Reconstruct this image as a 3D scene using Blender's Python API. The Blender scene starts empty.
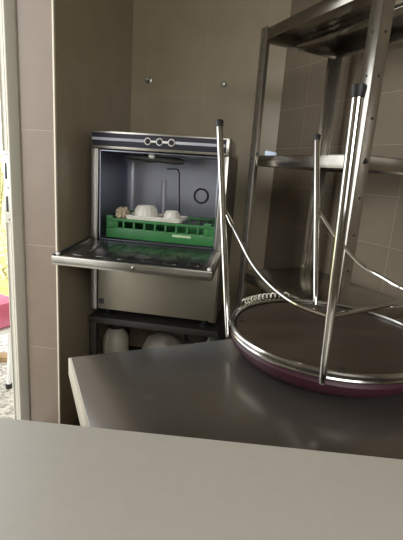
import bpy, bmesh, math, random
from mathutils import Vector, Matrix
from math import radians as rad, sin, cos, pi, tau

S = bpy.context.scene
C = S.collection
random.seed(4)

# ------------------------------------------------------------------ camera
EYE = 1.18
F_PX = 405.0
CXP, CYP = 201.5, 270.0
dn = Vector((-117, 1680, 405)).normalized()          # world down, in camera axes (x right, y down, z forward)
fw_c = (Vector((0, 0, 1)) - dn * dn.z).normalized()
rt_c = dn.cross(fw_c)
rt_c = rt_c if rt_c.x > 0 else -rt_c
# rows of the camera->world rotation
def c2w(v):
    return Vector((v.dot(rt_c), v.dot(fw_c), -v.dot(dn)))
cx_w, cy_w, cz_w = c2w(Vector((1, 0, 0))), c2w(Vector((0, -1, 0))), c2w(Vector((0, 0, -1)))
cam_data = bpy.data.cameras.new('camera')
cam_data.sensor_fit = 'HORIZONTAL'
cam_data.sensor_width = 36.0
cam_data.lens = F_PX / 403.0 * 36.0
cam_data.clip_start = 0.02
cam = bpy.data.objects.new('camera', cam_data)
C.objects.link(cam)
M3 = Matrix((cx_w, cy_w, cz_w)).transposed().to_4x4()
cam.matrix_world = Matrix.Translation((0, 0, EYE)) @ M3
S.camera = cam

# ------------------------------------------------------------------ world, light, exposure
W = bpy.data.worlds.new('sky')
S.world = W
W.use_nodes = True
wb = W.node_tree.nodes['Background']
wb.inputs[0].default_value = (0.93, 0.96, 1.0, 1)
wb.inputs[1].default_value = 2.8
S.view_settings.view_transform = 'Standard'
S.view_settings.look = 'None'
S.view_settings.gamma = 1.0
S.view_settings.use_curve_mapping = False
S.view_settings.exposure = 0.0

def area_light(name, loc, target, sx, sy, power, col):
    d = bpy.data.lights.new(name, 'AREA')
    d.shape = 'RECTANGLE'; d.size = sx; d.size_y = sy; d.energy = power; d.color = col
    o = bpy.data.objects.new(name, d); C.objects.link(o)
    o.location = loc
    o.rotation_euler = (Vector(target) - Vector(loc)).to_track_quat('-Z', 'Y').to_euler()
    return o
area_light('door_daylight', (-2.3, 0.45, 1.85), (-0.6, 0.85, 1.3), 1.6, 1.5, 24, (1.0, 0.97, 0.90))
area_light('window_daylight', (0.35, -1.75, 2.2), (0.0, 0.4, 0.9), 1.3, 1.1, 41, (1.0, 0.975, 0.92))

# ------------------------------------------------------------------ frames of the place
A8 = rad(8.2)
U = Vector((cos(A8), -sin(A8), 0)); V = Vector((sin(A8), cos(A8), 0))          # dishwasher wall: along, into
A26 = rad(26)
P = Vector((-sin(A26), cos(A26), 0)); Q = Vector((cos(A26), sin(A26), 0))      # right wall: away, towards the wall
A24 = rad(24.5)
TL = Vector((sin(A24), -cos(A24), 0)); TB = Vector((cos(A24), sin(A24), 0))    # prep table: left edge (to camera), back edge
def on_plane(px, py, p, n):
    r = c2w(Vector((px - CXP, py - CYP, F_PX)))
    o = Vector((0, 0, EYE))
    return o + r * ((Vector(p) - o).dot(n) / r.dot(n))
def on_z(px, py, z):
    return on_plane(px, py, (0, 0, z), Vector((0, 0, 1)))
def on_y(px, py, y):
    return on_plane(px, py, (0, y, 0), Vector((0, 1, 0)))
def lerp(a, b, t):
    return a + (b - a) * t

# ------------------------------------------------------------------ materials
def mat(name, col, rough=0.5, metal=0.0, noise=0.0, nscale=8.0, bump=0.0, bscale=60.0, rvar=0.0, coat=0.0, spec=0.5, stretch=None, col2=None, thresh=None):
    m = bpy.data.materials.new(name); m.use_nodes = True
    nt = m.node_tree; b = nt.nodes['Principled BSDF']
    b.inputs['Base Color'].default_value = (*col, 1)
    b.inputs['Roughness'].default_value = rough
    b.inputs['Metallic'].default_value = metal
    b.inputs['Coat Weight'].default_value = coat
    b.inputs['Specular IOR Level'].default_value = spec
    tc = nt.nodes.new('ShaderNodeTexCoord'); mp = nt.nodes.new('ShaderNodeMapping')
    nt.links.new(tc.outputs['Object'], mp.inputs[0])
    if stretch: mp.inputs['Scale'].default_value = stretch
    if noise or rvar or col2:
        n = nt.nodes.new('ShaderNodeTexNoise'); n.inputs['Scale'].default_value = nscale; n.inputs['Detail'].default_value = 5
        nt.links.new(mp.outputs[0], n.inputs['Vector'])
        mx = nt.nodes.new('ShaderNodeMix'); mx.data_type = 'RGBA'
        c2 = col2 if col2 else tuple(max(0, c * (1 - noise)) for c in col)
        mx.inputs[6].default_value = (*col, 1); mx.inputs[7].default_value = (*c2, 1)
        rp = nt.nodes.new('ShaderNodeMapRange')
        lo, hi = thresh if thresh else (0.35, 0.7)
        rp.inputs[1].default_value = lo; rp.inputs[2].default_value = hi
        nt.links.new(n.outputs['Fac'], rp.inputs[0]); nt.links.new(rp.outputs[0], mx.inputs[0])
        nt.links.new(mx.outputs[2], b.inputs['Base Color'])
        if rvar:
            rr = nt.nodes.new('ShaderNodeMapRange')
            rr.inputs[3].default_value = max(0.02, rough - rvar); rr.inputs[4].default_value = min(1, rough + rvar)
            nt.links.new(n.outputs['Fac'], rr.inputs[0]); nt.links.new(rr.outputs[0], b.inputs['Roughness'])
    if bump:
        n2 = nt.nodes.new('ShaderNodeTexNoise'); n2.inputs['Scale'].default_value = bscale; n2.inputs['Detail'].default_value = 3
        nt.links.new(mp.outputs[0], n2.inputs['Vector'])
        bp = nt.nodes.new('ShaderNodeBump'); bp.inputs['Strength'].default_value = bump; bp.inputs['Distance'].default_value = 0.004
        nt.links.new(n2.outputs['Fac'], bp.inputs['Height']); nt.links.new(bp.outputs[0], b.inputs['Normal'])
    return m

def tile_mat(name, c1, c2, grout, tw, th, ox, oz, rough, g=0.003):
    """tiles laid in metres on the wall's own uv (u along the wall, v = height)"""
    m = bpy.data.materials.new(name); m.use_nodes = True
    nt = m.node_tree; b = nt.nodes['Principled BSDF']
    uv = nt.nodes.new('ShaderNodeUVMap'); uv.uv_map = 'metres'
    mp = nt.nodes.new('ShaderNodeMapping'); mp.inputs['Location'].default_value = (-ox, -oz, 0)
    br = nt.nodes.new('ShaderNodeTexBrick'); br.offset = 0.0; br.squash = 1.0
    br.inputs['Scale'].default_value = 1.0; br.inputs['Mortar Size'].default_value = g / 2
    br.inputs['Mortar Smooth'].default_value = 0.4; br.inputs['Bias'].default_value = 0
    br.inputs['Brick Width'].default_value = tw; br.inputs['Row Height'].default_value = th
    br.inputs['Color1'].default_value = (*c1, 1); br.inputs['Color2'].default_value = (*c2, 1); br.inputs['Mortar'].default_value = (*grout, 1)
    nt.links.new(uv.outputs[0], mp.inputs[0]); nt.links.new(mp.outputs[0], br.inputs['Vector'])
    n = nt.nodes.new('ShaderNodeTexNoise'); n.inputs['Scale'].default_value = 7; n.inputs['Detail'].default_value = 5
    nt.links.new(mp.outputs[0], n.inputs['Vector'])
    mx = nt.nodes.new('ShaderNodeMix'); mx.data_type = 'RGBA'; mx.blend_type = 'MULTIPLY'; mx.inputs[0].default_value = 0.28
    nt.links.new(br.outputs['Color'], mx.inputs[6]); nt.links.new(n.outputs['Fac'], mx.inputs[7])
    nt.links.new(mx.outputs[2], b.inputs['Base Color'])
    b.inputs['Roughness'].default_value = rough
    bp = nt.nodes.new('ShaderNodeBump'); bp.inputs['Strength'].default_value = 0.35; bp.inputs['Distance'].default_value = 0.002; bp.invert = True
    n2 = nt.nodes.new('ShaderNodeTexNoise'); n2.inputs['Scale'].default_value = 9; n2.inputs['Detail'].default_value = 1
    nt.links.new(mp.outputs[0], n2.inputs['Vector'])
    ad = nt.nodes.new('ShaderNodeMath'); ad.operation = 'MULTIPLY_ADD'; ad.inputs[1].default_value = 0.5
    nt.links.new(n2.outputs['Fac'], ad.inputs[0]); nt.links.new(br.outputs['Fac'], ad.inputs[2])
    nt.links.new(ad.outputs[0], bp.inputs['Height']); nt.links.new(bp.outputs[0], b.inputs['Normal'])
    return m

M = {}
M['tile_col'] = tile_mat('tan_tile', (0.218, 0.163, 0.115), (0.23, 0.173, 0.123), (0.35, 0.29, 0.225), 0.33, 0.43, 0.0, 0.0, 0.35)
M['tile_niche'] = tile_mat('beige_tile', (0.385, 0.32, 0.21), (0.405, 0.33, 0.225), (0.46, 0.39, 0.28), 0.31, 0.43, -0.07, 0.275, 0.32)
M['tile_right'] = tile_mat('brown_beige_tile', (0.255, 0.213, 0.158), (0.28, 0.232, 0.172), (0.40, 0.35, 0.275), 0.30, 0.188, 0.205, 0.012, 0.22)
M['plaster'] = mat('cream_plaster', (0.50, 0.45, 0.36), 0.8, noise=0.08, bump=0.1)
M['ceiling'] = mat('ceiling_paint', (0.55, 0.50, 0.42), 0.9, noise=0.05)
M['floor'] = mat('floor_tile', (0.16, 0.13, 0.10), 0.45, noise=0.3, nscale=5)
M['trim'] = mat('tile_edge_trim', (0.66, 0.60, 0.47), 0.35)
M['pvc'] = mat('white_pvc', (0.64, 0.61, 0.52), 0.35, noise=0.04)
M['strike'] = mat('zinc_plate', (0.62, 0.61, 0.56), 0.35, 0.6, noise=0.1, nscale=40)
M['stand'] = mat('dark_stand_paint', (0.026, 0.023, 0.018), 0.6, 0.1, noise=0.2)
M['arm'] = mat('dull_arm_steel', (0.16, 0.155, 0.15), 0.5, 0.6, noise=0.3, nscale=40)
M['stop'] = mat('shaded_pvc', (0.40, 0.37, 0.30), 0.5, noise=0.05)  # frame's own plastic on the stop, its shade put into the colour
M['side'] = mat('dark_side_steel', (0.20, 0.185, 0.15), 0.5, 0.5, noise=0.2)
M['post'] = mat('bright_post_steel', (0.48, 0.45, 0.40), 0.22, 0.92, noise=0.2, nscale=14, rvar=0.06)
M['ring'] = mat('worn_chrome', (0.55, 0.54, 0.51), 0.2, 1.0, noise=0.25, nscale=50, rvar=0.08)
M['riser'] = mat('satin_tube', (0.50, 0.50, 0.52), 0.5, 0.5)
M['black'] = mat('black_rubber', (0.012, 0.012, 0.013), 0.5)
M['steel'] = mat('brushed_steel', (0.44, 0.42, 0.38), 0.32, 1.0, noise=0.15, nscale=30, stretch=(1, 1, 12), rvar=0.08)
M['steel_rack'] = mat('rack_steel', (0.42, 0.39, 0.34), 0.19, 0.97, noise=0.25, nscale=14, rvar=0.07)
M['steel_panel'] = mat('dull_steel_panel', (0.27, 0.245, 0.19), 0.45, 0.75, noise=0.12, nscale=6, rvar=0.08)
M['steel_in'] = mat('chamber_steel', (0.31, 0.32, 0.37), 0.30, 0.85, noise=0.12, nscale=5, rvar=0.04)
M['chrome'] = mat('chrome', (0.58, 0.57, 0.535), 0.08, 1.0, noise=0.08, nscale=60)
M['dw_dark'] = mat('dark_fascia', (0.022, 0.022, 0.032), 0.5, spec=0.3)
M['fascia_stripe'] = mat('grey_stripe', (0.42, 0.42, 0.47), 0.4)
M['plastic_white'] = mat('white_plastic', (0.75, 0.73, 0.68), 0.4)
M['green'] = mat('green_plastic', (0.035, 0.20, 0.052), 0.42, noise=0.25, nscale=12)
M['lettering'] = mat('pale_lettering_plastic', (0.45, 0.60, 0.36), 0.6)
M['china'] = mat('white_china', (0.74, 0.71, 0.63), 0.3)
M['sponge'] = mat('beige_sponge', (0.55, 0.46, 0.33), 0.95, noise=0.4, nscale=70, bump=0.8, bscale=120)
M['plywood'] = mat('dark_plywood', (0.066, 0.046, 0.030), 0.5, noise=0.45, nscale=7, bump=0.15, bscale=80, stretch=(1, 3, 1))
M['vinyl'] = mat('purple_vinyl', (0.058, 0.011, 0.025), 0.5, noise=0.3, nscale=25, bump=0.12, bscale=220)
M['table_edge'] = mat('cream_edge_band', (0.78, 0.72, 0.58), 0.5)
M['counter'] = mat('grey_beige_laminate', (0.62, 0.585, 0.51), 0.42, noise=0.03, nscale=60)
M['bottle'] = mat('cloudy_plastic', (0.42, 0.39, 0.31), 0.5)
M['bag'] = mat('grey_polythene', (0.30, 0.27, 0.22), 0.5, noise=0.2, nscale=20)
M['wood_dark'] = mat('dark_wood_board', (0.10, 0.08, 0.055), 0.6, noise=0.3)
M['wire'] = mat('pale_wire', (0.72, 0.68, 0.58), 0.3, 0.6)
M['block'] = mat('pale_blue_block', (0.62, 0.74, 0.92), 0.35)
M['gravel'] = mat('pale_gravel', (0.62, 0.58, 0.50), 0.9, nscale=45, col2=(0.28, 0.26, 0.22), thresh=(0.42, 0.62), bump=0.6, bscale=60)
M['grass'] = mat('yellow_green_grass', (0.80, 0.80, 0.36), 0.9, nscale=6, col2=(0.60, 0.62, 0.20), thresh=(0.45, 0.7), bump=0.4, bscale=40)
M['leaf'] = mat('sunlit_leaf', (0.78, 0.78, 0.26), 0.7, noise=0.2, nscale=9)
M['twig'] = mat('twig', (0.40, 0.36, 0.18), 0.8)
M['pink'] = mat('pink_vinyl', (0.60, 0.13, 0.22), 0.5, nscale=3, noise=0.2)
M['chair_white'] = mat('white_chair_plastic', (0.82, 0.82, 0.80), 0.4)
M['soil'] = mat('garden_board', (0.42, 0.28, 0.13), 0.8, noise=0.3)
M['blue'] = mat('pale_blue_cloth', (0.42, 0.52, 0.66), 0.8, noise=0.2)

# table top: brushed dark laminate with small pale stains
def table_mat():
    m = mat('dark_steel_top', (0.27, 0.25, 0.22), 0.21, 0.80, noise=0.18, nscale=7, rvar=0.07, bump=0.03, bscale=30)
    nt = m.node_tree; b = nt.nodes['Principled BSDF']
    src = b.inputs['Base Color'].links[0].from_socket
    geo = nt.nodes.new('ShaderNodeNewGeometry')
    last = src
    for (px, py, r) in [(148, 397, 0.0085), (111, 366, 0.005), (171, 358, 0.0055), (199, 356, 0.004)]:
        p = on_z(px, py, 0.86)
        d = nt.nodes.new('ShaderNodeVectorMath'); d.operation = 'DISTANCE'
        d.inputs[1].default_value = p
        nt.links.new(geo.outputs['Position'], d.inputs[0])
        r_ = nt.nodes.new('ShaderNodeMapRange'); r_.interpolation_type = 'SMOOTHSTEP'
        r_.inputs[1].default_value = r * 0.6; r_.inputs[2].default_value = r * 1.15
        r_.inputs[3].default_value = 0.55 if r > 0.008 else 0.28; r_.inputs[4].default_value = 0
        nt.links.new(d.outputs['Value'], r_.inputs[0])
        mx = nt.nodes.new('ShaderNodeMix'); mx.data_type = 'RGBA'
        nt.links.new(r_.outputs[0], mx.inputs[0]); nt.links.new(last, mx.inputs[6]); mx.inputs[7].default_value = (0.36, 0.345, 0.32, 1)
        last = mx.outputs[2]
    nt.links.new(last, b.inputs['Base Color'])
    return m
M['table_top'] = table_mat()

# ------------------------------------------------------------------ mesh helpers
class MB:
    def __init__(s): s.bm = bmesh.new()
    def box(s, x0, x1, y0, y1, z0, z1, bev=0.0, mx=None):
        b = bmesh.new()
        bmesh.ops.create_cube(b, size=1)
        bmesh.ops.scale(b, vec=(x1 - x0, y1 - y0, z1 - z0), verts=b.verts)
        bmesh.ops.translate(b, vec=((x0 + x1) / 2, (y0 + y1) / 2, (z0 + z1) / 2), verts=b.verts)
        if bev: bmesh.ops.bevel(b, geom=b.edges[:], offset=bev, segments=2, profile=0.5, affect='EDGES')
        s.merge(b, mx); return s
    def merge(s, b, mx=None):
        if mx is not None: bmesh.ops.transform(b, matrix=mx, verts=b.verts)
        me = bpy.data.meshes.new('tmp'); b.to_mesh(me); b.free(); s.bm.from_mesh(me); bpy.data.meshes.remove(me)
    def tube(s, pts, r, seg=12, closed=False, cap=True):
        pts = [Vector(p) for p in pts]; n = len(pts)
        rs = r if isinstance(r, (list, tuple)) else [r] * n
        rings = []; prev = None
        for i, p in enumerate(pts):
            if closed: t = pts[(i + 1) % n] - pts[i - 1]
            else: t = pts[min(i + 1, n - 1)] - pts[max(i - 1, 0)]
            t.normalize()
            if prev is None:
                a = Vector((0, 0, 1)) if abs(t.z) < 0.9 else Vector((1, 0, 0))
                nrm = (a - t * a.dot(t)).normalized()
            else:
                nrm = (prev - t * prev.dot(t)).normalized()
            prev = nrm; bn = t.cross(nrm)
            rings.append([s.bm.verts.new(p + (nrm * cos(tau * k / seg) + bn * sin(tau * k / seg)) * rs[i]) for k in range(seg)])
        m = n if closed else n - 1
        for i in range(m):
            a, b = rings[i], rings[(i + 1) % n]
            for k in range(seg):
                s.bm.faces.new((a[k], a[(k + 1) % seg], b[(k + 1) % seg], b[k]))
        if cap and not closed:
            s.bm.faces.new(list(reversed(rings[0]))); s.bm.faces.new(rings[-1])
        return s
    def lathe(s, prof, seg=32, origin=(0, 0, 0), mx=None, flute=0, famp=0.0):
        b = bmesh.new(); rings = []
        for (r, z) in prof:
            if r < 1e-6: rings.append([b.verts.new((0, 0, z))])
            else: rings.append([b.verts.new((r * (1 + famp * cos(flute * tau * k / seg)) * cos(tau * k / seg), r * (1 + famp * cos(flute * tau * k / seg)) * sin(tau * k / seg), z)) for k in range(seg)])
        for a, c in zip(rings, rings[1:]):
            for k in range(seg):
                k2 = (k + 1) % seg
                if len(a) == 1 and len(c) == 1: continue
                if len(a) == 1: b.faces.new((a[0], c[k2], c[k]))
                elif len(c) == 1: b.faces.new((a[k], a[k2], c[0]))
                else: b.faces.new((a[k], a[k2], c[k2], c[k]))
        bmesh.ops.translate(b, vec=origin, verts=b.verts)
        s.merge(b, mx); return s
    def poly(s, pts):
        s.bm.faces.new([s.bm.verts.new(p) for p in pts]); return s
    def prism(s, outline, z0, z1, bev=0.0):
        b = bmesh.new()
        f = b.faces.new([b.verts.new((x, y, z0)) for x, y in outline])
        e = bmesh.ops.extrude_face_region(b, geom=[f])
        bmesh.ops.translate(b, vec=(0, 0, z1 - z0), verts=[v for v in e['geom'] if isinstance(v, bmesh.types.BMVert)])
        bmesh.ops.recalc_face_normals(b, faces=b.faces[:])
        if bev: bmesh.ops.bevel(b, geom=b.edges[:], offset=bev, segments=2, affect='EDGES')
        s.merge(b); return s
    def build(s, name, material, parent=None, smooth=True, angle=35, keep=False):
        if not keep: bmesh.ops.recalc_face_normals(s.bm, faces=s.bm.faces[:])
        me = bpy.data.meshes.new(name); s.bm.to_mesh(me); s.bm.free()
        me.materials.append(material)
        if smooth:
            me.polygons.foreach_set('use_smooth', [True] * len(me.polygons))
            me.set_sharp_from_angle(angle=rad(angle))
        o = bpy.data.objects.new(name, me); C.objects.link(o)
        if parent is not None: o.parent = parent
        return o
def thing(name, label, cat, loc=(0, 0, 0), rz=0.0, group=None):
    o = bpy.data.objects.new(name, None); C.objects.link(o)
    o.empty_display_size = 0.05
    o.location = loc; o.rotation_euler = (0, 0, rz)
    return tag(o, label, cat, group)
def tag(o, label, cat, group=None):
    o['label'] = label; o['category'] = cat
    if group: o['group'] = group
    return o
def structure(o): o['kind'] = 'structure'; return o
def dup(o, parent=None):
    c = o.copy(); C.objects.link(c)
    if parent is not None: c.parent = parent
    for ch in list(o.children): dup(ch, c)
    return c

# ------------------------------------------------------------------ the room
CEIL = 2.6
BK0 = on_plane(131, 100, on_y(91, 150, 1.72) + V * 0.64, V); BK0.z = 0       # niche back, left corner
BK1 = on_plane(277, 140, on_y(91, 150, 1.72) + V * 0.64, V); BK1.z = 0       # niche back, right corner
E0 = on_plane(55.5, 170, BK0, U); E0.z = 0                                   # column, right corner
F0 = on_plane(21.5, 150, E0, V); F0.z = 0                                    # column, left corner
REAR = -1.2
def to_rear(p, d): return p + d * ((REAR - p.y) / d.y)
LR = to_rear(F0, -V); RR = to_rear(BK1, -P)

def wall(name, a, b, z0, z1, out, thick, material, u0=None):
    """wall slab from a to b, inner face on a-b, thickness towards 'out'; uv in metres"""
    a = Vector(a); b = Vector(b); o = Vector(out).normalized() * thick
    bm = bmesh.new()
    base = [a, b, b + o, a + o]
    lo = [bm.verts.new((p.x, p.y, z0)) for p in base]; hi = [bm.verts.new((p.x, p.y, z1)) for p in base]
    for k in range(4): bm.faces.new((lo[k], lo[(k + 1) % 4], hi[(k + 1) % 4], hi[k]))
    bm.faces.new(lo[::-1]); bm.faces.new(hi)
    bmesh.ops.recalc_face_normals(bm, faces=bm.faces[:])
    uvl = bm.loops.layers.uv.new('metres')
    org = Vector(u0) if u0 is not None else a
    d = (b - a).normalized()
    for f in bm.faces:
        for l in f.loops: l[uvl].uv = ((l.vert.co - org).dot(d), l.vert.co.z)
    return bm
def build_bm(bm, name, material):
    me = bpy.data.meshes.new(name); bm.to_mesh(me); bm.free(); me.materials.append(material)
    o = bpy.data.objects.new(name, me); C.objects.link(o); return o
def wall_obj(name, segs, material):
    bm = bmesh.new(); bm.loops.layers.uv.new('metres')
    for s_ in segs:
        b = wall(name, *s_, material)
        me = bpy.data.meshes.new('t'); b.to_mesh(me); b.free(); bm.from_mesh(me); bpy.data.meshes.remove(me)
    return structure(build_bm(bm, name, material))

MB_f = MB(); MB_f.poly([(LR.x - .0, REAR - .0, 0), (RR.x, REAR, 0), (BK1.x, BK1.y, 0), (BK0.x, BK0.y, 0), (E0.x, E0.y, 0), (F0.x, F0.y, 0)])
e = bmesh.ops.extrude_face_region(MB_f.bm, geom=MB_f.bm.faces[:]); bmesh.ops.translate(MB_f.bm, vec=(0, 0, -0.1), verts=[v for v in e['geom'] if isinstance(v, bmesh.types.BMVert)])
structure(MB_f.build('floor', M['floor'], smooth=False))
MB_c = MB(); MB_c.poly([(LR.x - .3, REAR - .2, CEIL), (RR.x + .3, REAR - .2, CEIL), (BK1.x + .3, BK1.y + .3, CEIL), (BK0.x - .3, BK0.y + .3, CEIL), (F0.x - .2, F0.y + .2, CEIL)])
e = bmesh.ops.extrude_face_region(MB_c.bm, geom=MB_c.bm.faces[:]); bmesh.ops.translate(MB_c.bm, vec=(0, 0, 0.1), verts=[v for v in e['geom'] if isinstance(v, bmesh.types.BMVert)])
structure(MB_c.build('ceiling', M['ceiling'], smooth=False))

wall_obj('wall_back', [(BK0 - U * .15, BK1 + U * .15, 0, CEIL, V, .12)], M['tile_niche'])
wall_obj('wall_niche', [(E0 + V * .012, BK0, 0, CEIL, -U, .06)], M['tile_niche'])
wall_obj('wall_column', [(F0, E0 - U * .004, 0, CEIL, V, .012)], M['tile_col'])
wall_obj('wall_right', [(BK1, RR, 0, CEIL, Q, .12)], M['tile_right'])
# tile edge trim on the column's corner
t = MB(); t.box(-.004, .003, -.002, .010, 0, CEIL, .0012)
o = structure(t.build('trim_1', M['trim'])); o.location = E0; o.rotation_euler.z = -A8
# left wall with the doorway; the far jamb stands against the column
WT = 0.068
D0, D1 = 0.045, 1.00          # opening, measured from the column towards the camera
wall_obj('wall_left', [
    (F0 - V * D1, LR, 0, CEIL, -U, WT),
    (F0 - V * D1, F0 - V * .0, 2.12, CEIL, -U, WT)], M['plaster'])
# window wall behind the camera
WX0, WX1, WZ0, WZ1 = -0.30, 1.00, 1.25, 2.35
RD = Vector((0, -1, 0))
wall_obj('wall_rear', [
    (Vector((LR.x - .15, REAR, 0)), Vector((WX0, REAR, 0)), 0, CEIL, RD, .15),
    (Vector((WX1, REAR, 0)), Vector((RR.x + .15, REAR, 0)), 0, CEIL, RD, .15),
    (Vector((WX0, REAR, 0)), Vector((WX1, REAR, 0)), 0, WZ0, RD, .15),
    (Vector((WX0, REAR, 0)), Vector((WX1, REAR, 0)), WZ1, CEIL, RD, .15)], M['plaster'])
wf = MB()
for a, b in ((WX0, WX0 + .06), (WX1 - .06, WX1), (.325, .375)): wf.box(a, b, REAR - .10, REAR - .04, WZ0, WZ1, .004)
for a, b in ((WZ0, WZ0 + .06), (WZ1 - .06, WZ1)): wf.box(WX0, WX1, REAR - .10, REAR - .04, a, b, .004)
structure(wf.build('window_1', M['pvc']))

# door frame: far jamb (facing the camera), head and near jamb
df = MB()
L_ = lambda x0, x1, y0, y1, z0, z1, bev=.002: df.box(x0, x1, y0, y1, z0, z1, bev)
L_(-.040, -.035, -.022, .010, 0, 2.12, .0015)            # bead
L_(-.065, -.040, -.012, .010, 0, 2.12, .0015)            # rebate carrying the strike plate
L_(-.067, -.064, -.018, .010, 0, 2.12, .001)             # outer lip
L_(-.050, -.047, -.015, .010, 0, 2.12, .001)             # rebate rib
L_(-.067, .004, -D1, .010, 2.06, 2.12, .003)             # head
L_(-.067, .004, -D1, -D1 + .045, 0, 2.12, .003)          # near jamb
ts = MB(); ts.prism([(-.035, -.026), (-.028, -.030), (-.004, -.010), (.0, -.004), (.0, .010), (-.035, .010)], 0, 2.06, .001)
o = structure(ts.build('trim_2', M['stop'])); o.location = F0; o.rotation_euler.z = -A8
jo = structure(df.build('door_1', M['pvc'])); jo.location = F0; jo.rotation_euler.z = -A8
zs1 = on_plane(6, 151, F0 - V * .014, V).z; zs0 = on_plane(10, 223, F0 - V * .014, V).z
sp = MB(); sp.box(-.066, -.038, -.0175, -.0145, zs0, zs1, .0008)
spo = sp.build('strike_plate', M['strike'], jo)
H_ = zs1 - zs0
for (a, b) in ((.62, .84), (.16, .38)):
    hl = MB(); hl.box(-.060, -.051, -.0182, -.017, zs0 + a * H_, zs0 + b * H_, .0004); hl.build('latch_hole', M['black'], spo)
for a in (.95, .5, .05):
    hl = MB(); hl.lathe([(0, 0), (.003, 0), (.003, .001), (0, .0012)], 10, mx=Matrix.Translation((-.049, -.0178, zs0 + a * H_)) @ Matrix.Rotation(rad(90), 4, 'X')); hl.build('plate_screw', M['black'], spo)

# ------------------------------------------------------------------ wall hooks over the dishwasher
for i, (px, py) in enumerate(((149, 80), (224, 85))):
    p = on_plane(px, py, BK0, V)
    h = MB(); Rm = Matrix.Rotation(rad(90), 4, 'X')
    h.lathe([(0, -.004), (.017, -.004), (.017, .004), (.012, .006), (.006, .009), (.006, .020), (.011, .023), (.012, .028), (.009, .032), (0, .033)], 20, mx=Rm)
    o = h.build('wall_screw', M['steel'])
    o.location = p - V * .001; o.rotation_euler.z = -A8
    tag(o, ('round steel screw head in the tiled wall above the left part of the dishwasher', 'round steel screw head in the tiled wall, the right one, nearest the steel rack')[i], 'screw', 'screws in the back wall')

# ------------------------------------------------------------------ dishwasher
P0 = on_y(91, 150, 1.72); P0.z = 0
W_, DP = 0.568, 0.50
dw = thing('dishwasher', 'stainless under-counter dishwasher with its door folded down and three-dial dark control strip', 'dishwasher', P0, -A8)
ZB, ZT = 0.555, 1.316
cz = MB()
cz.box(0, .030, .0, .016, ZB, 1.248, .002)                # front stiles
cz.box(W_ - .030, W_, .0, .016, ZB, 1.248, .002)
cz.box(.0, W_, .02, .30, 1.252, ZT, .003); cz.box(.0, W_, .30, DP, 1.252, 1.27, .003)                  # top
cz.box(.03, W_ - .03, DP - .02, DP, ZB, 1.252, .0)        # back sheet
cz.box(.03, W_ - .03, .05, DP - .02, ZB, ZB + .01, .0)    # base sheet
cz.build('casing', M['steel'], dw)
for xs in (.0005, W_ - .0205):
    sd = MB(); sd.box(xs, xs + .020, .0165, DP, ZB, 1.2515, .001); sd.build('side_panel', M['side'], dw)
fp = MB(); fp.box(0, W_, -.012, .02, 1.247, ZT, .004)
fpo = fp.build('control_panel', M['steel'], dw)
f2 = MB(); f2.box(.010, W_ - .012, -.0145, -.010, 1.258, 1.308, .001)
f2.build('fascia', M['dw_dark'], fpo)['label'] = 'dark glossy strip of the control panel'
for xa, xb in ((.012, .229), (.354, W_ - .016)):
    f3 = MB(); f3.box(xa, xb, -.0165, -.0135, 1.279, 1.290, .0008); f3.build('fascia_stripe', M['fascia_stripe'], fpo)
for k in range(3):
    xk = .243 + .048 * k
    d = MB(); d.tube([(.0122 * cos(tau * j / 24), 0, .0122 * sin(tau * j / 24)) for j in range(24)], .0022, 8, closed=True)
    d.lathe([(0, .003), (.0035, .003), (.0035, 0)], 10, mx=Matrix.Rotation(rad(90), 4, 'X'))
    d.box(.0125, .0355, -.0015, .0015, -.004, .004, .0005) if k < 2 else None
    do = d.build('dial', M['plastic_white'], fpo); do.location = (xk, -.0165, 1.2845)
    kb = MB(); kb.lathe([(0, .009), (.007, .008), (.0100, .002), (.0105, 0)], 20, mx=Matrix.Rotation(rad(90), 4, 'X'))
    kb.build('dial_knob', M['dw_dark'], do)
# wash chamber: open box with coved back
ch = MB()
x0, x1, y0, y1, z0, z1 = .033, W_ - .033, .012, .335, .876, 1.243
r = .05
sec = [(x0, y0), (x0, y1 - r)] + [(x0 + r - r * cos(a), y1 - r + r * sin(a)) for a in (rad(22), rad(45), rad(68))] + [(x0 + r, y1), (x1 - r, y1)] + \
      [(x1 - r + r * sin(a), y1 - r + r * cos(a)) for a in (rad(22), rad(45), rad(68))] + [(x1, y1 - r), (x1, y0)]
for a, b in zip(sec, sec[1:]): ch.poly([(*a, z0), (*b, z0), (*b, z1), (*a, z1)])
bmesh.ops.remove_doubles(ch.bm, verts=ch.bm.verts[:], dist=1e-5)
ch.poly([(x, y, z0) for x, y in sec]); ch.poly([(x, y, z1) for x, y in sec])
bmesh.ops.remove_doubles(ch.bm, verts=ch.bm.verts[:], dist=1e-5)
bmesh.ops.solidify(ch.bm, geom=ch.bm.faces[:], thickness=-.004)
cho = ch.build('wash_chamber', M['steel_in'], dw, angle=40)
BACK = P0 + V * .398
loc = lambda p: (Vector(p) - P0).dot(U)
def dwl(px, py, y):                 # pixel on the plane y of the dishwasher's own frame
    p = on_plane(px, py, P0 + V * y, V); return Vector((loc(p), y, p.z))
g = MB(); c = dwl(201, 196, .327); g.tube([(c.x + .033 * cos(tau * j / 32), .326, c.z + .033 * sin(tau * j / 32)) for j in range(32)], .0042, 8, closed=True)
g.build('round_gasket', M['black'], cho)
g = MB(); pa = [dwl(*q, .329) for q in ((167, 169), (176, 169), (178.4, 170.5), (179.3, 173), (179.3, 190), (179.5, 222))]
g.tube(pa, .0028, 8); g.build('water_tube', M['dw_dark'], cho)
g = MB(); pa = [dwl(*q, .329) for q in ((164, 180), (163, 226))]
g.tube(pa, .012, 10); g.build('riser_tube', M['riser'], cho)
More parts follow.
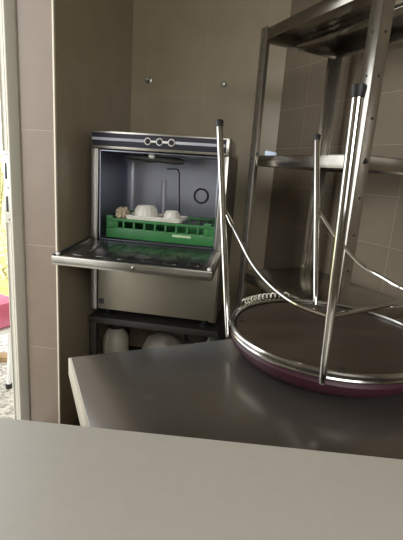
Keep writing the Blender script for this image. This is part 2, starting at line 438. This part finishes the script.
# upper wash arm and its nut under the chamber's ceiling
g = MB(); a, b = dwl(124, 156, .17), dwl(184, 162, .17)
g.tube([a, lerp(a, b, .3), lerp(a, b, .42), lerp(a, b, .6), lerp(a, b, .9), b], [.009, .012, .018, .013, .016, .008], 10)
m_ = lerp(a, b, .45); g.tube([m_, (m_.x, m_.y, z1)], .016, 10)
g.build('wash_arm', M['arm'], cho)
g = MB(); c = dwl(152, 155.5, .05); g.lathe([(0, -.012), (.010, -.011), (.0145, -.003), (.0145, .004), (.009, .012), (0, .013)], 16, origin=c)
g.tube([c, (c.x, c.y, z1)], .005, 8)
g.build('arm_nut', M['plastic_white'], cho)
# door, hinged at the chamber's sill, folded down level
dr = MB()
dr.box(-.004, .574, -.322, -.005, .8245, .848, .003)
dr.box(-.004, .574, -.322, -.312, .830, .858, .002)                       # raised front lip
dr.box(-.004, .006, -.315, -.005, .840, .858, .001); dr.box(.564, .574, -.315, -.005, .840, .858, .001)
dro = dr.build('door', M['steel'], dw)
di = MB(); di.box(.022, .550, -.296, -.012, .846, .853, .003)
for k in range(6): di.box(.05 + k * .085, .095 + k * .085, -.27 + .01 * (k % 2), -.05, .851, .8545, .0015)
di.build('door_liner', mat('wet_liner_steel', (0.22, 0.215, 0.205), 0.22, 0.9, noise=0.4, nscale=25, rvar=0.12, bump=0.3, bscale=40), dro)
sc_ = MB(); c = dwl(133, 268.5, -.3225); sc_.lathe([(0, .003), (.004, .0025), (.0065, 0)], 14, mx=Matrix.Translation(c) @ Matrix.Rotation(rad(90), 4, 'X'))
sc_.build('door_screw', M['chrome'], dro)
for x in (.012, .562):
    c1 = MB(); c1.lathe([(0, 0), (.008, 0), (.008, .006), (.005, .009), (0, .0095)], 12, origin=(x, -.305, .857)); c1.build('door_buffer', M['plastic_white'], dro)
gk = MB(); gk.box(-.003, .010, -.318, -.01, .8575, .862, .001)
gk.build('door_seal', M['black'], dro)
tilt = rad(3.6); px_ = Vector((0, -.322, .842))
dro.matrix_local = Matrix.Translation(px_) @ Matrix.Rotation(tilt, 4, 'X') @ Matrix.Translation(-px_)
# lower front panel
lp = MB(); lp.box(.036, .562, -.004, .03, .560, .822, .004)
lpo = lp.build('lower_panel', M['steel_panel'], dw)
b_ = MB(); c = dwl(101.5, 300.5, 0); b_.box(c.x - .010, c.x + .012, -.0065, -.003, c.z - .012, c.z + .012, .002)
b_.build('badge', M['dw_dark'], lpo)
for q in ((212, 318), (213, 309)):
    b_ = MB(); c = dwl(*q, 0); b_.lathe([(0, .003), (.003, .0025), (.0045, 0)], 10, mx=Matrix.Translation((c.x, -.0035, c.z)) @ Matrix.Rotation(rad(90), 4, 'X'))
    b_.build('panel_screw', M['chrome'], lpo)
for x in (.06, .51):
    for y in (.06, .44):
        f = MB(); f.lathe([(0, .515), (.022, .515), (.022, .522), (.012, .528), (.012, .556), (0, .556)], 16, origin=(x, y, 0)); f.build('foot', M['black'], dw)

# stand under the dishwasher
st = thing('dishwasher_stand', 'dark metal stand holding up the dishwasher in the tiled niche', 'stand', P0, -A8)
for x in (-.012, W_ - .022):
    for y in (.012, .46):
        l = MB(); l.box(x, x + .034, y, y + .034, 0, .485, .002); l.build('leg', M['stand'], st)
t = MB(); t.box(-.014, W_ + .014, .005, .50, .485, .515, .002); t.build('top_shelf', M['stand'], st)
t = MB(); t.box(-.010, W_ + .010, .015, .49, .150, .165, .002); t.build('lower_shelf', M['stand'], st)

# things on the stand's lower shelf
def stand_pt(px, py, y):
    p = on_plane(px, py, P0 + V * y, V); return Vector((p.x, p.y, .1655))
p = stand_pt(116, 340, .20)
cn = thing('canister', 'cloudy plastic canister with a dark cap on the shelf under the dishwasher, on the left', 'canister', p, -A8)
top = on_plane(116, 322, P0 + V * .20, V).z - .1655
b = MB(); b.lathe([(0, 0), (.060, 0), (.066, .01), (.066, top * .58), (.062, top * .72), (.044, top * .84), (.028, top * .89), (.028, top * .93), (0, top * .93)], 28); b.build('body', M['bottle'], cn)
b = MB(); b.lathe([(0, top * .90), (.036, top * .90), (.036, top), (0, top)], 24); b.build('cap', M['black'], cn)
b = MB(); b.tube([(-.02, -.052, top * .80), (-.024, -.070, top * .6), (-.022, -.066, top * .35)], .009, 8); b.build('handle', M['bottle'], cn)
p = stand_pt(165, 340, .22)
bg = MB(); hh = on_plane(168, 333, P0 + V * .22, V).z - .1655
prof = [(0, 0), (.09, 0), (.115, .03), (.11, hh * .6), (.085, hh * .85), (.04, hh * .97), (0, hh)]
bg.lathe(prof, 32, flute=7, famp=.05)
o = bg.build('polythene_bag', M['bag']); o.location = p; o.rotation_euler.z = .4
tag(o, 'greyish lumpy plastic bag on the shelf under the dishwasher, right of the canister', 'bag')
p = stand_pt(214, 330, .18)
jr = thing('cleaning_bottle', 'slim dull bottle under the dishwasher beside its right leg', 'bottle', p, -A8)
hh = on_plane(214, 327, P0 + V * .18, V).z - .1655
b = MB(); b.lathe([(0, 0), (.030, 0), (.033, .006), (.033, hh * .75), (.014, hh * .88), (.014, hh * .9), (0, hh * .9)], 20); b.build('body', M['bag'], jr)
b = MB(); b.lathe([(0, hh * .88), (.018, hh * .88), (.016, hh), (0, hh)], 16); b.build('cap', M['black'], jr)
hs = MB()
q = [(184, 326, .3), (190, 327, .2), (198, 331, .18), (206, 336, .2), (198, 345, .24), (186, 340, .26), (188, 330, .25), (200, 326, .3), (206, 322, .4), (207, 308, .45)]
pts = []
for (x, y, d) in q: pts.append(on_plane(x, y, P0 + V * d, V))
def smooth(pts, n=6):
    out = []
    P_ = [pts[0]] + list(pts) + [pts[-1]]
    for i in range(1, len(P_) - 2):
        p0, p1, p2, p3 = P_[i - 1], P_[i], P_[i + 1], P_[i + 2]
        for k in range(n):
            t = k / n
            out.append(0.5 * ((2 * p1) + (p2 - p0) * t + (2 * p0 - 5 * p1 + 4 * p2 - p3) * t * t + (3 * p1 - p0 - 3 * p2 + p3) * t ** 3))
    out.append(Vector(pts[-1])); return out
hs.tube(smooth([Vector(p) for p in pts]), .010, 10)
o = tag(hs.build('drain_hose', M['black']), 'black looped drain hose hanging under the right half of the dishwasher', 'hose')

# ------------------------------------------------------------------ rack with the dishes, standing in the dishwasher
bz = .8815
a = loc(on_plane(107, 232, P0 + V * .03, V)); b = loc(on_plane(216, 236, P0 + V * .03, V))
BW = b - a; BD = .295; BH = .094
bk = thing('dish_rack', 'green plastic dish rack with a row of square openings inside the dishwasher', 'dish rack', P0 + U * a + V * .022 + Vector((0, 0, bz)), -A8)
def rack_side(L, n):
    m = MB(); t_ = .008
    m.box(0, L, 0, t_, 0, .045, .001); m.box(0, L, -.003, t_ + .002, .072, .084, .002)
    for k in range(n + 1):
        x = .03 + (L - .06) * k / n; m.box(x - .004, x + .004, 0, t_, .04, .075, .0008)
    for xx in (0, L - .052):
        m.box(xx, xx + .052, 0, t_, .04, .084, .001)
        m.box(xx, xx + .030, -.003, t_ + .003, .078, BH, .002)
    return m
o = rack_side(BW, 9).build('rack_side', M['green'], bk)
o = rack_side(BW, 9).build('rack_side', M['green'], bk); o.location = (0, BD - .008, 0)
o = rack_side(BD - .018, 7).build('rack_side', M['green'], bk); o.rotation_euler.z = rad(90); o.location = (.0085, .009, 0)
o = rack_side(BD - .018, 7).build('rack_side', M['green'], bk); o.rotation_euler.z = rad(90); o.location = (BW - .0005, .009, 0)
m = MB()
for k in range(10):
    x = .012 + (BW - .03) * k / 9; m.box(x, x + .007, .008, BD - .008, .002, .010, .0008)
for k in range(7):
    y = .012 + (BD - .03) * k / 6; m.box(.008, BW - .008, y, y + .007, .001, .009, .0008)
m.build('rack_floor', M['green'], bk)
m = MB(); m.box(BW - .185, BW - .105, -.0008, .001, .026, .036, .0003); m.build('lettering_patch', M['lettering'], bk)['label'] = 'pale worn patch on the rack front'  # pale strip standing for the unreadable lettering on the rack
# oblong plate lying across the rack
zr_ = bz + .084
ax = loc(on_plane(127, 222, P0 + V * .07, V)); bx = loc(on_plane(183, 226, P0 + V * .07, V))
pl = MB(); L2 = (bx - ax)
out = []
for (sx, sy) in ((1, 1), (-1, 1), (-1, -1), (1, -1)):
    for k in range(5):
        t_ = {(1, 1): 0, (-1, 1): 90, (-1, -1): 180, (1, -1): 270}[(sx, sy)] + 22.5 * k
        out.append((sx * (L2 / 2 - .02) + .02 * cos(rad(t_)), sy * (.075 - .02) + .02 * sin(rad(t_))))
pl.prism(out, 0, .004, .001)
rim = MB()
pl.tube([(x, y, .012) for x, y in out], .005, 8, closed=True)
pl.prism([(x * 1.0, y * 1.0) for x, y in out], .003, .008, 0)
o = pl.build('oblong_plate', M['china'])
o.location = P0 + U * (ax + bx) / 2 + V * .105 + Vector((0, 0, zr_ - .006)); o.rotation_euler.z = -A8
o.location.z = zr_ + .0005
tag(o, 'white oblong plate lying across the green rack under two bowls', 'plate')
def bowl(name, px, r, h, fl, label):
    x = loc(on_plane(px, 215, P0 + V * .10, V))
    m = MB(); t_ = .003
    m.lathe([(r, 0), (r * 1.0, h * .10), (r * .93, h * .45), (r * .80, h * .82), (r * .70, h * .90), (r * .66, h), (r * .60, h), (r * .58, h * .93), (0, h * .92),
             (0, h * .85), (r * .66, h * .80), (r * .85, h * .4), (r * .93, 0), (r, 0)], 72, flute=fl, famp=.018)
    o = m.build(name, M['china']); o.location = P0 + U * x + V * .10 + Vector((0, 0, zr_ + .0088)); return tag(o, label, 'bowl', 'upturned bowls on the plate')
bowl('bowl', 146, .055, .048, 18, 'larger upturned white ribbed bowl on the plate in the green rack')
bowl('bowl', 172, .038, .034, 12, 'smaller upturned white bowl at the right end of the plate')
x = loc(on_plane(122, 215, P0 + V * .04, V))
m = MB(); bmesh.ops.create_icosphere(m.bm, subdivisions=4, radius=.028)
for v in m.bm.verts:
    n = v.co.normalized(); v.co = n * (.028 + .004 * sin(9 * n.x + 3) * cos(8 * n.y) + .003 * sin(17 * n.z + 11 * n.x)); v.co.z *= .92
o = m.build('sponge', M['sponge']); o.location = P0 + U * x + V * .045 + Vector((0, 0, zr_ + .022))
tag(o, 'crumpled beige sponge on the left front corner of the green rack', 'sponge')

# ------------------------------------------------------------------ steel rack against the right wall
A_ = on_y(249.5, 160, 1.65); A_.z = 0
RLEN, RDEP, RH = 0.565, 0.362, 1.705
# rack frame: origin at A, x = towards camera (-P), y = towards the wall (Q)
rk = thing('steel_rack', 'tall stainless steel shelving rack with perforated corner posts against the tiled right wall', 'rack', A_, 0)
rk.rotation_euler.z = math.atan2(-P.y, -P.x)
# with x = -P, local y = z cross x = Q
FL, TK = .040, .0025
def post(ix, iy, name='post'):
    x = 0 if ix == 0 else RLEN; y = 0 if iy == 0 else RDEP
    sx = 1 if ix == 0 else -1; sy = 1 if iy == 0 else -1
    m = MB()
    xs = sorted((0, sx * FL)); ys = sorted((0, sy * TK)); m.box(*xs, *ys, 0, RH, .0006)
    xs = sorted((0, sx * TK)); ys = sorted((0, sy * FL)); m.box(*xs, *ys, 0, RH, .0006)
    o = m.build(name, M['post'], rk); o.location = (x, y, 0)
    for k in range(17):
        z = .09 + .105 * k
        if z > RH - .03: break
        h = MB(); h.lathe([(0, 0), (.0032, 0), (.0032, .0006), (0, .0006)], 10, mx=Matrix.Translation((sx * FL * .5, -sy * .0004, z)) @ Matrix.Rotation(rad(90 * sy), 4, 'X'))
        h.build('post_hole', M['black'], o)
        h = MB(); h.lathe([(0, 0), (.0032, 0), (.0032, .0006), (0, .0006)], 10, mx=Matrix.Translation((-sx * .0004, sy * FL * .55, z)) @ Matrix.Rotation(rad(-90 * sx), 4, 'Y'))
        h.build('post_hole', M['black'], o)
    return o
for ix in (0, 1):
    for iy in (0, 1): post(ix, iy)
def shelf(zt, lip, name='shelf', brace=True):
    m = MB(); g_ = .003
    m.box(g_, RLEN - g_, g_, RDEP - g_, zt - .003, zt, .0006)
    m.box(g_, RLEN - g_, g_, g_ + .003, zt - lip, zt, .0006); m.box(g_, RLEN - g_, RDEP - g_ - .003, RDEP - g_, zt - lip, zt, .0006)
    m.box(g_, g_ + .003, g_, RDEP - g_, zt - lip, zt, .0006); m.box(RLEN - g_ - .003, RLEN - g_, g_, RDEP - g_, zt - lip, zt, .0006)
    o = m.build(name, M['steel_rack'], rk)
    if brace:
        b = MB(); b.box(.006, RLEN - .006, RDEP * .5 - .022, RDEP * .5 + .022, zt - lip * .75, zt - .003, .002); b.build('shelf_brace', M['steel_rack'], o)
        b = MB(); b.box(.070, .082, .0065, .030, zt - lip * 1.0, zt - .003, .001); b.build('shelf_clip', M['black'], o)
    for x in (-.001, RLEN + .001):
        for y in (.022, RDEP - .022):
            bt = MB(); bt.lathe([(0, .006), (.004, .005), (.006, .0)], 10, mx=Matrix.Translation((x, y, zt - lip * .5)) @ Matrix.Rotation(rad(-90 if x < 0 else 90), 4, 'Y'))
            bt.build('bolt', M['black'], o)
    return o
shelf(1.698, .038); shelf(1.2565, .038); shelf(.795, .037); shelf(.25, .037)
# small pale blue block on the middle shelf
m = MB(); m.box(.0, .045, .0, .05, 0, .024, .006)
for v in m.bm.verts: v.co.x += .004 * sin(v.co.y * 90); v.co.z *= 1 - .25 * (v.co.x / .05)
o = m.build('block', M['block']); pk = on_plane(264, 155, A_ + Q * .035, Q)
o.location = (pk.x, pk.y, 1.2556); o.rotation_euler.z = -.3
tag(o, 'small pale blue packet on the middle shelf of the steel rack', 'block')

# ------------------------------------------------------------------ prep table
TZ = 0.86
T0 = on_z(70.5, 357.3, TZ); T0.z = 0
tb = thing('prep_table', 'work table with dark stained top and cream edge under the upturned stool', 'table', T0, 0)
tb.rotation_euler.z = math.atan2(TB.y, TB.x)           # x = back edge, -y = towards camera
TLN, TDP = 0.98, 0.50
m = MB(); m.box(.001, TLN, -TDP, 0, TZ - .003, TZ, .0008); m.build('table_top', M['table_top'], tb)
m = MB(); m.box(.006, TLN - .006, -TDP + .006, -.006, TZ - .030, TZ - .003, .0); m.build('core', M['wood_dark'], tb)
m = MB(); m.box(-.0035, .006, -TDP, 0, TZ - .032, TZ - .0004, .001); m.box(.006, TLN, -.006, -.0004, TZ - .032, TZ - .003, .0005)
m.box(.006, TLN, -TDP + .0004, -TDP + .006, TZ - .032, TZ - .003, .0005)
m.build('edge_band', M['table_edge'], tb)
for x in (.06, TLN - .10):
    for y in (-.10, -TDP + .06):
        l = MB(); l.box(x, x + .04, y, y + .04, 0, TZ - .030, .002); l.build('leg', M['steel_panel'], tb)

# ------------------------------------------------------------------ stool, upside down on the table
SC = Vector((.238, .700, TZ)); R = .175
stl = thing('stool', 'purple vinyl stool upside down on the table with chrome legs in the air', 'stool', SC, 0)
RZ = .905 - TZ
m = MB(); m.lathe([(0, .0003), (.12, .0003), (.140, .003), (.160, .013), (.172, .025), (.175, .036), (.171, .044), (.166, .047), (0, .047)], 72); m.build('seat_cushion', M['vinyl'], stl)
m = MB(); m.lathe([(0, .0465), (R - .008, .0465), (R - .008, .0525), (0, .0525)], 72); m.build('seat_board', M['plywood'], stl)
m = MB()
m.tube([(R * cos(tau * k / 72), R * sin(tau * k / 72), .0545) for k in range(72)], .0052, 10, closed=True)
m.build('seat_ring', M['ring'], stl)
m = MB()
m.tube([((R - .001) * cos(tau * k / 72), (R - .001) * sin(tau * k / 72), .0465) for k in range(72)], .0034, 8, closed=True)
m.build('trim_ring', M['ring'], stl)
for px, py in ((242, 321), (342, 368)):
    hole = MB(); p = on_z(px, py, TZ + .0527) - SC; hole.lathe([(0, .0524), (.004, .0524), (.0045, .0532), (0, .0536)], 12, origin=(p.x, p.y, 0))
    hole.build('board_screw', M['black'], stl)
def S_(p): return Vector(p) - SC
legs = {}
spec = {'L': ((228, 337), .882, (219.5, 126), 1.279), 'N': ((322, 383), .913, (358, 95), 1.284), 'K': ((315.5, 306), .909, (317, 139.5), 1.278)}
for k, (b, zb, t, zt) in spec.items(): legs[k] = (on_z(*b, zb), on_z(*t, zt))
Rl = on_y(428, 297, .745); rt_ = SC + Vector((R + .085, .075, .42)); legs['R'] = (rt_ + (Rl - rt_) * ((rt_.z - .895) / (rt_.z - Rl.z)), rt_)
def leg_pt(k, f): return lerp(legs[k][0], legs[k][1], f)
for k in ('L', 'N', 'K', 'R'):
    a, b = S_(legs[k][0]), S_(legs[k][1])
    if k == 'N': a = a + Vector((-.001, -.003, 0))
    m = MB()
    fr = [0, .015, .06, .15, .4, .7, 1]
    rr = [.0032, .0044, .0052, .0058, .0065, .0070, .0073]
    m.tube([lerp(a, b, f) for f in fr], rr, 16)
    lo = m.build('leg', M['chrome'], stl)
    d = (b - a).normalized()
    c = MB(); c.tube([b - d * .004, b - d * .002, b + d * .007, b + d * .0105, b + d * .012], [.0076, .0080, .0094, .0093, .0070], 18)
    c.build('rubber_foot', M['black'], lo)['label'] = 'black rubber foot cap'
def frac_at(k, y):
    best = min(range(0, 201), key=lambda i: abs(pix(leg_pt(k, i / 200))[1] - y)); return best / 200
def pix(p):
    v = Vector(p) - Vector((0, 0, EYE)); cx_, cy_, cz_ = v.dot(cx_w), -v.dot(cy_w), -v.dot(cz_w)
    return CXP + F_PX * cx_ / cz_, CYP + F_PX * cy_ / cz_
def arc(pxs, p_start, p_end):
    n = len(pxs); ys0, ys1 = p_start.y, p_end.y; out = [p_start]
    tot = pxs[-1][0] - pxs[0][0]
    for (x, y) in pxs[1:-1]: 
        f = (x - pxs[0][0]) / tot; out.append(on_y(x, y, ys0 + (ys1 - ys0) * f))
    out.append(p_end); return out
Lm = leg_pt('L', frac_at('L', 207)); Nl = leg_pt('N', frac_at('N', 317)); Km = leg_pt('K', frac_at('K', 207))

arcL = arc([(228, 207), (238, 236), (251, 261), (264.7, 279), (281, 294), (300, 306), (328, 317)], Lm, Nl)
rp = pix(Rl)
arcK = arc([(320.7, 207), (331, 229.5), (344.4, 247), (362, 265), (383, 278), (403, 289), rp], Km, Rl)
pN = pix(Nl)
arcM = [Nl, lerp(Nl, Rl, .33), lerp(Nl, Rl, .66), Rl]
for ps in (arcL, arcK, arcM):
    m = MB(); m.tube(smooth([S_(p) for p in ps], 8), .0041, 10); m.build('brace_rod', M['chrome'], stl)

# pale coiled wire lying on the stool's rim
m = MB(); a = on_z(247, 304, .9125); pts = []
n = 12
ang0 = math.atan2((on_z(246, 308, .915) - SC).y, (on_z(246, 308, .915) - SC).x); ang1 = math.atan2((on_z(289, 300, .915) - SC).y, (on_z(289, 300, .915) - SC).x)
for k in range(n * 14 + 1):
    f = k / (n * 14); an = ang0 + (ang1 - ang0) * f; th = f * n * tau
    rr_ = R + .000 + .0052 * cos(th); pts.append((rr_ * cos(an), rr_ * sin(an), 0.0660 + .0052 * sin(th)))
pts = [Vector(p) + SC + Vector((0, 0, .0015)) for p in pts]
c0 = sum(pts, Vector()) / len(pts); c0.z = .919
m.tube([p - c0 for p in pts], .0011, 6)
o = m.build('wire_coil', M['wire']); o.location = c0
tag(o, 'pale springy wire coil lying on the far rim of the upturned stool', 'wire coil')

# ------------------------------------------------------------------ counter in the foreground
CZ = 0.90
ca, cb = on_z(0, 417, CZ), on_z(403, 459, CZ)
cd = (cb - ca).normalized()
ct = thing('counter', 'plain grey beige counter across the foreground', 'counter', (ca.x, ca.y, 0), math.atan2(cd.y, cd.x))
m = MB(); m.box(-.42, 1.1, -.62, 0, CZ - .028, CZ, .0015); m.build('worktop', M['counter'], ct)
m = MB(); m.box(-.40, 1.08, -.60, -.27, .08, CZ - .029, .002); m.build('cabinet_body', M['counter'], ct)
m = MB(); m.box(-.38, 1.06, -.57, -.30, 0, .08, .0); m.build('plinth', M['black'], ct)

# ------------------------------------------------------------------ outdoors, seen past the door frame
GZ = -0.12
m = MB(); m.box(-9, F0.x - .16, -3, 3.6, GZ - .1, GZ, 0)
m = MB(); m.poly([(-9, -4, GZ), (LR.x - .15, -4, GZ), (LR.x - .15, REAR, GZ), (F0.x - .13, F0.y, GZ), (-.62, 3.4, GZ), (-.62, 3.7, GZ), (-9, 3.7, GZ)])
tag(m.build('gravel_ground', M['gravel'], smooth=False), 'pale gravel ground outside the doorway', 'ground')['kind'] = 'structure'
m = MB(); m.poly([(-12, 3.7, GZ), (-.6, 3.7, GZ), (-.6, 14, GZ + 1.2), (-12, 14, GZ + 1.2)])
tag(m.build('lawn', M['grass'], smooth=False), 'yellow green lawn beyond the gravel outside', 'lawn')['kind'] = 'structure'
def shrub(x, y, h, w, label, seed):
    rnd = random.Random(seed)
    t = thing('shrub', label, 'shrub', (x, y, GZ), 0, 'shrubs outside the doorway')
    st_ = MB()
    for k in range(5): st_.tube([(0, 0, 0), (rnd.uniform(-.1, .1), rnd.uniform(-.1, .1), h * .4), (rnd.uniform(-w, w) * .5, rnd.uniform(-w, w) * .5, h * .8)], [.02, .014, .006], 6)
    st_.build('stem', M['twig'], t)
    lf = MB()
    for k in range(1500):
        a = rnd.uniform(0, tau); zz = rnd.uniform(.02, 1); rr = w * math.sqrt(rnd.random()) * (1 - .5 * abs(zz - .45))
        p = Vector((rr * cos(a), rr * sin(a), zz * h)); s_ = rnd.uniform(.03, .06)
        d1 = Vector((rnd.gauss(0, 1), rnd.gauss(0, 1), rnd.gauss(0, .6))).normalized(); d2 = d1.cross(Vector((rnd.gauss(0, 1), rnd.gauss(0, 1), rnd.gauss(0, 1)))).normalized()
        lf.poly([p, p + d1 * s_ * .5 + d2 * s_ * .25, p + d1 * s_, p + d1 * s_ * .5 - d2 * s_ * .25])
    lf.build('foliage', M['leaf'], t, smooth=False, keep=True)
shrub(-1.85, 3.9, .62, .50, 'low yellow green shrub nearest the white chair outside', 1)
shrub(-3.2, 6.2, 2.6, 1.0, 'tall sunlit shrub farther off outside the doorway', 2)
# white garden chair with a pink seat
cp = on_z(12.5, 388, GZ)
gc = thing('garden_chair', 'white garden chair with a pink padded seat outside the doorway', 'chair', (cp.x - .02, cp.y, GZ), rad(-30))
SZ = on_plane(4, 308, cp, Vector((0, 1, 0))).z - GZ
for (x, y) in ((0, 0), (.0, -.38), (-.42, -.38), (-.42, 0)):
    l = MB(); l.tube([(x, y, .02), (x + (.06 if x > -.2 else -.06), y, SZ - .05)], [.014, .020], 12)
    lo = l.build('leg', M['chair_white'], gc); f = MB(); f.lathe([(0, 0), (.018, 0), (.018, .03), (0, .03)], 12, origin=(x, y, 0)); f.build('leg_tip', M['black'], lo)
m = MB(); m.box(-.47, .10, -.43, .05, SZ - .09, SZ + .075, .06); m.build('seat', M['pink'], gc)
m = MB(); m.box(-.47, .09, -.41, .03, SZ - .11, SZ - .085, .004); m.build('seat_frame', M['chair_white'], gc)
zarm = on_plane(4, 247, cp, Vector((0, 1, 0))).z - GZ
m = MB(); m.tube([(-.44, .03, SZ), (-.44, .06, zarm + .2), (-.40, .07, zarm + .26), (-.40, -.38, zarm + .26), (-.44, -.40, zarm + .2), (-.44, -.41, SZ)], .014, 10)
m.build('backrest', M['chair_white'], gc)
m = MB(); m.tube([(-.43, .04, zarm), (-.08, .03, zarm)], .012, 10); m.build('armrest', M['black'], gc)
m = MB(); m.box(-.9, .9, -.04, .04, 0, .035, .005)
o = m.build('garden_board', M['soil']); o.location = on_z(-30, 358, GZ); o.rotation_euler.z = .05
tag(o, 'brown wooden board lying on the gravel behind the chair', 'board')
